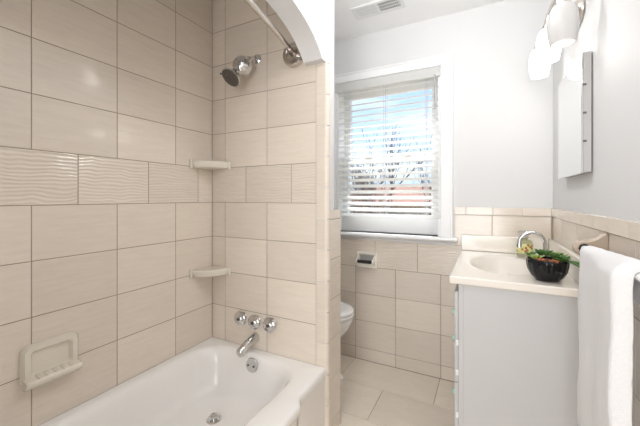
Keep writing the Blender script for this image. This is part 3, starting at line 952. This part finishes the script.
# potted succulent
PX, PY = .228, 1.600
pl = thing('potted_succulent', 'black ribbed bowl of green and reddish succulents on the vanity top', 'plant', (PX, PY, CTH))
bm = bmesh.new()
lathe(bm, [(.034, 0), (.040, .001), (.056, .018), (.067, .040), (.072, .062), (.073, .078), (.072, .086), (.069, .087), (.067, .080), (.065, .072), (0, .072)], (PX, PY, CTH + .0008), n=72,
      rib=lambda a, h: 1 + (.022 * math.cos(18 * a) if .005 < h < .08 else 0))
link('bowl', bm, 'bowl', pl, smooth=60)
bm = bmesh.new(); lathe(bm, [(.064, .0722), (.056, .079), (.03, .084), (0, .086)], (PX, PY, CTH), n=24)
link('soil', bm, 'soil', pl, smooth=60)
def leaf(bm, base, d, length, w, droop):
    d = Vector(d).normalized(); rings = []
    side = d.cross(Vector((0, 0, 1))).normalized(); n = 6
    for i in range(n + 1):
        u = i / n; p = Vector(base) + d * length * u + Vector((0, 0, -droop * u * u))
        ww = w * math.sin(math.pi * (.10 + .88 * u)) ** .8 * .5 + .0004
        nn = side.cross(d).normalized(); th = ww * .36 + .0008
        rings.append([p + side * ww * math.cos(a) + nn * th * math.sin(a) for a in [2 * math.pi * k / 8 for k in range(8)]])
    loft(bm, rings)
rnd = random.Random(21)
def rosette(cx, cy, mat, R, n, h, lift):
    bm = bmesh.new()
    for i in range(n):
        a = i * 2.39996 + rnd.uniform(-.2, .2); u = i / n
        el = lift + .9 * (1 - u) + rnd.uniform(-.1, .1)
        el = min(el + .22, 1.5)
        d = (math.cos(a) * math.cos(el), math.sin(a) * math.cos(el), math.sin(el))
        leaf(bm, (cx, cy, CTH + h), d, R * (.55 + .45 * u), R * .36, R * .14)
    link('succulent_rosette', bm, mat, pl, smooth=70)
for cx, cy, mat, R, n, h, lf in ((-.042, -.018, 'leaf_pale', .040, 14, .084, .40), (-.020, .030, 'leaf', .048, 16, .092, .55), (.020, -.022, 'leaf', .046, 16, .092, .45), (.040, .022, 'leaf_pale', .046, 15, .090, .40),
                                 (-.004, -.004, 'leaf', .040, 14, .100, .6), (-.026, -.044, 'leaf_red', .030, 12, .080, .25), (.050, -.024, 'leaf', .044, 13, .086, .25), (-.050, .022, 'leaf', .040, 13, .086, .45), (.016, -.050, 'leaf_red', .028, 11, .080, .2)):
    rosette(PX + cx, PY + cy, mat, R, n, h, lf)
bm = bmesh.new()
for a, L in ((-.5, .075), (-.2, .085), (-.85, .06)):
    leaf(bm, (PX + .055, PY - .03, CTH + .09), (math.cos(a), math.sin(a), .02), L, .016, .018)
link('trailing_leaves', bm, 'leaf', pl, smooth=70)

# ------------------------------------------------------------------ towel bar and towel
BX, BZ = .289, 1.053
tb = thing('towel_bar', 'cream towel bar on bone ceramic brackets on the right wall', 'towel bar', (XR, 1.0, BZ))
for yb in (1.345, .735):
    bm = bmesh.new()
    def bracket_outline(y, g):
        """side view in x, z: wide at the wall, sweeping down to a round nose that holds the bar"""
        pts = [(XR - .0012, 1.012 + g), (XR - .0012, 1.104 - g), (XR - .006, 1.106 - g), (XR - .014, 1.101 - g), (XR - .028, 1.088 - g), (XR - .044, 1.080 - g)]
        for i in range(9):
            a = math.radians(75 + 210 * i / 8); pts.append((BX + (.026 - g) * math.cos(a), BZ + (.026 - g) * math.sin(a)))
        pts += [(XR - .035, 1.024 + g)]
        return [(x, y, z) for x, z in pts]
    loft(bm, [bracket_outline(yb - .021, .005), bracket_outline(yb - .016, 0), bracket_outline(yb + .016, 0), bracket_outline(yb + .021, .005)])
    b_ = link('bracket', bm, 'bone', tb, smooth=40); b_['label'] = 'bone coloured ceramic bracket'
    s = -1 if yb > 1 else 1
    bm = bmesh.new(); lathe(bm, [(.0165, 0), (.0165, .0012), (0, .0012)], (BX, yb + s * .0208, BZ), (0, s, 0), n=8)  # flat dark disc paints the shade of the hole round the bar
    k = link('socket_shade_disc', bm, 'dark', b_); k.matrix_parent_inverse = Matrix.Identity(4)
bm = bmesh.new(); tube(bm, [(BX, .757, BZ), (BX, 1.323, BZ)], .0095, n=16)
link('bar', bm, 'trim', tb, smooth=60)

bm = bmesh.new()
NYT = 30; rings = []
YA, YB = .895, 1.275
R_IN = .0105
def towel_profile(v):
    """closed x, z outline of the draped cloth at v = 0 (near edge) .. 1 (far edge)"""
    e = min(v, 1 - v) * (YB - YA); edge = min(1, e / .014); ed = math.sqrt(max(.0, 1 - (1 - edge) ** 2))
    th = (.036 - .022 * v + .002 * math.sin(9 * v)) * (.35 + .65 * ed)
    tht = (.025 - .018 * v) * (.35 + .65 * ed)
    thb = (.020 - .008 * v) * (.35 + .65 * ed)
    y = YA + (YB - YA) * v
    wob = .004 * math.sin(6.0 * v + .6) + .003 * math.sin(15 * v)
    inner, outer = [], []
    for i in range(26):                           # front flap from the hem up
        t = i / 25; z = .44 + (BZ - .44) * t
        fx = wob * (1 - t) * 1.5
        xi = BX - R_IN - .001 + fx * .4 - .006 * (1 - t)
        inner.append((xi, z)); outer.append((xi - th * (1 - .15 * math.exp(-t * 18)) - .002 * math.sin(13 * t + 5 * v), z))
    for i in range(1, 12):                        # over the bar
        a = math.pi - math.pi * i / 11; s1 = math.sin(math.pi * i / 11); lin = th + (thb - th) * i / 11; tt = lin + (tht - lin) * s1
        inner.append((BX + R_IN * math.cos(a) + .0, BZ + R_IN * math.sin(a))); outer.append((BX + (R_IN + tt) * math.cos(a), BZ + (R_IN + tt) * math.sin(a)))
    for i in range(1, 7):                         # short back flap
        z = BZ - .075 * i / 6
        inner.append((BX + R_IN, z)); outer.append((BX + R_IN + thb, z))
    return [(x, y, z) for x, z in inner + outer[::-1]], len(inner)
vs = [0, .012, .03, .055] + [i / NYT for i in range(3, NYT - 2)] + [.945, .97, .988, 1]
for v in vs: rings.append(towel_profile(v)[0])
loft(bm, rings)
for v in bm.verts:
    nz = noise.noise(v.co * 38) * .0022
    v.co.x += nz; v.co.z += noise.noise(v.co * 30 + Vector((5, 1, 2))) * .0015
bmesh.ops.triangulate(bm, faces=[f for f in bm.faces if len(f.verts) > 4])
tw = link('towel', bm, 'towel', smooth=70, subsurf=1)
tag(tw, 'thick white terry towel folded over the bar on the right wall', 'towel')

# ------------------------------------------------------------------ mirror cabinet
MX, MY0, MY1, MZ0, MZ1 = .318, 1.500, 1.918, 1.311, 1.764
mc = thing('mirror_cabinet', 'shallow steel medicine cabinet with mirror door over the vanity', 'cabinet', (XR, 1.71, MZ0))
bm = bmesh.new(); box(bm, MX + .006, XR - .0008, MY0 + .003, MY1 - .003, MZ0 + .003, MZ1 - .003)
link('cabinet_box', bm, 'steel', mc, bevel=.002)
bm = bmesh.new(); box(bm, MX, MX + .005, MY0, MY1, MZ0, MZ1)
o = link('mirror_door', bm, 'mirror', mc, bevel=.0015); o['label'] = 'frameless mirror door'
for z in (1.43, 1.535, 1.64):
    bm = bmesh.new(); box(bm, MX + .0055, MX + .016, MY0 + .0005, MY0 + .003, z - .004, z + .004)
    link('hinge', bm, 'dark_metal', mc, bevel=.001)

# ------------------------------------------------------------------ vanity light with three shades
vl = thing('vanity_light', 'chrome wall light with three white glass shades above the mirror', 'wall lamp', (XR, 1.68, 1.98))
LX = .245
bm = bmesh.new(); R_ = []
for h, s in ((0.0012, 1), (.010, 1), (.020, .9), (.026, .6), (.028, .2)):
    R_.append([(XR - h, 1.68 + .080 * s * math.cos(a), 1.985 + .052 * s * math.sin(a)) for a in [2 * math.pi * k / 32 for k in range(32)]])
loft(bm, R_)
link('backplate', bm, 'nickel', vl, smooth=45)
bm = bmesh.new()
tube(bm, bez((XR - .026, 1.68, 1.985), (.30, 1.68, 1.99), (.28, 1.68, 2.005), (LX, 1.68, 2.006), 8), .008, n=12)
link('stem', bm, 'nickel', vl, smooth=60)
bm = bmesh.new()
cr = [Vector((LX, 1.68 + .285 * u, 2.012 - (.040 if u < 0 else .006) * abs(u) ** 2.2)) for u in [i / 12 for i in range(-12, 13)]]
tube(bm, cr, .0075, n=12)
link('crossbar', bm, 'nickel', vl, smooth=60)
for y, zt, mat, w in ((1.400, 1.905, 'shade_painted_dim', .25), (1.682, 1.952, 'shade_lit', 1), (1.945, 1.972, 'shade_lit', 1)):
    sx = LX
    bm = bmesh.new()
    zc = 2.012 - (.040 if y < 1.68 else .006) * (abs(y - 1.68) / .285) ** 2.2
    lathe(bm, [(.010, zc - zt + .004), (.012, .022), (.022, .014), (.024, .002), (.022, -.004), (0, -.004)], (sx, y, zt), n=24)
    link('socket_cup', bm, 'nickel', vl, smooth=40)
    bm = bmesh.new()
    P = [(.022, .0), (.034, -.010), (.042, -.028), (.046, -.055), (.047, -.080), (.044, -.108), (.038, -.140)]
    lathe(bm, P + [(r - .004, h) for r, h in P[::-1]], (sx, y, zt), n=32)
    bmesh.ops.delete(bm, geom=[f for f in bm.faces if len(f.verts) > 8], context='FACES')
    g = link('glass_shade', bm, mat, vl, smooth=60)
    g['label'] = 'white glass shade painted dimmer' if w < 1 else 'glowing white glass shade'
    bm = bmesh.new(); lathe(bm, [(.010, -.004), (.012, -.030), (.024, -.055), (.027, -.075), (.022, -.095), (0, -.105)], (sx, y, zt), n=20)
    link('light_bulb', bm, 'bulb', vl, smooth=60)
    lp = add_light('bulb_light', 'POINT', (sx, y, zt - .150), VAN_W * w, size=.03, color=(1, .97, .93))

# fittings for the two added fill lights, overhead and out of the frame
def added_ceiling_light(x, y, k, label):
    cl = thing('added_ceiling_light', label, 'ceiling light', (x, y, CZ))
    bm = bmesh.new(); lathe(bm, [(.17 * k, 0), (.17 * k, .02 * k), (.155 * k, .024 * k), (0, .024 * k)], (x, y, CZ - .0008), (0, 0, -1), n=40)
    link('added_lamp_pan', bm, 'nickel', cl, smooth=40)
    bm = bmesh.new(); lathe(bm, [(.15 * k, .0255 * k), (.148 * k, .045 * k), (.12 * k, .07 * k), (.07 * k, .088 * k), (0, .094 * k)], (x, y, CZ - .0008), (0, 0, -1), n=40)
    link('added_lamp_dome', bm, 'dome', cl, smooth=60)
added_ceiling_light(CLX, CLY, 1, 'larger added fill light with frosted dome, unseen over the middle of the room')
added_ceiling_light(*CL2, .5, 'small added fill light, unseen overhead between the vanity and the toilet')

# ------------------------------------------------------------------ outside the window
bm = bmesh.new(); box(bm, -60, 40, 3.2, 90, -3.4, -3.2)
struct('ground', bm, 'grass', 'brown winter lawn outside the window', 'ground')

def house(x, y, w, d, hw, hr, label, mat='siding'):
    t = thing('house', label, 'house', (x, y, -3.2))
    bm = bmesh.new(); box(bm, x - w / 2, x + w / 2, y, y + d, -3.19, -3.2 + hw)
    link('house_wall', bm, mat, t)
    bm = bmesh.new(); e = .4
    prism(bm, [(y - e, -3.2 + hw + .005), (y + d + e, -3.2 + hw + .005), (y + d / 2, -3.2 + hw + hr)], 0, x - w / 2 - e, x + w / 2 + e)
    link('roof', bm, 'brick', t)
    for i in range(3):
        bm = bmesh.new(); xx = x - w / 3 + w / 3 * i
        box(bm, xx - .45, xx + .45, y - .04, y - .002, -1.6, -.4)
        link('house_window', bm, 'dark', t)
house(-7.6, 32, 9.0, 7, 3.6, 2.3, 'red-brown roofed house far beyond the window, right of the bare trees')
house(-17.5, 43, 11, 7, 3.7, 1.9, 'distant house with low red-brown roof at left through the blind')

def bare_tree(x, y, h, seed, label):
    rnd = random.Random(seed); bm = bmesh.new()
    def grow(p, d, L, r, lev):
        n = 3; pts = [p]; q = p.copy(); dd = d.copy()
        for i in range(n):
            dd = (dd + Vector((rnd.uniform(-.16, .16), rnd.uniform(-.16, .16), .04))).normalized(); q = q + dd * L / n; pts.append(q.copy())
        tube(bm, pts, [r * (1 - .4 * i / n) for i in range(n + 1)], n=5, caps=False)
        if lev == 0: return
        for i in range(rnd.choice((3, 3, 4)) if lev > 1 else 3):
            u = rnd.choice((1, 2, 3, 3)); a = rnd.uniform(0, 6.28); sp_ = rnd.uniform(.35, .8)
            ax_ = dd.orthogonal().normalized(); side = Matrix.Rotation(a, 3, dd) @ ax_
            nd = (dd * math.cos(sp_) + side * math.sin(sp_) + Vector((0, 0, .12))).normalized()
            grow(pts[u], nd, L * rnd.uniform(.6, .8), r * .55, lev - 1)
    grow(Vector((x, y, -3.22)), Vector((0, 0, 1)), h * .36, h * .017, 5)
    o = link('bare_tree', bm, 'bark'); tag(o, label, 'tree', 'bare trees outside the window')
bare_tree(-2.3, 11.0, 7.0, 5, 'leafless tree seen through the right half of the blind')
bare_tree(-4.5, 16.0, 8.0, 9, 'leafless tree seen through the middle of the blind')
bare_tree(-7.6, 20.5, 9.0, 14, 'leafless tree seen through the left half of the blind')

def shrub(x, y, r, h, seed, label):
    rnd = random.Random(seed); bm = bmesh.new()
    for i in range(90):
        a = rnd.uniform(0, 6.28); el = rnd.uniform(.5, 1.45); L = h * rnd.uniform(.6, 1)
        d = Vector((math.cos(a) * math.cos(el) * r / h * 1.5, math.sin(a) * math.cos(el) * r / h * 1.5, math.sin(el)))
        p = Vector((x + rnd.uniform(-r, r) * .5, y + rnd.uniform(-r, r) * .5, -3.21))
        tube(bm, [p, p + d * L * .5, p + d * L + Vector((rnd.uniform(-.2, .2), rnd.uniform(-.2, .2), .1))], [.035, .02, .006], n=4, caps=False)
    o = link('bare_shrub', bm, 'bark'); tag(o, label, 'shrub', 'bare shrubs outside the window')
for i, (x, y, lab) in enumerate(((-4.0, 25, 'bare brown shrub low at the right of the window view'), (-6.8, 26.0, 'bare brown shrub right of centre in the window view'), (-9.6, 25.5, 'bare brown shrub left of centre in the window view'), (-12.6, 29, 'bare brown shrub low at the left of the window view'))):
    shrub(x, y, 1.3, 4.3, 40 + i, lab)
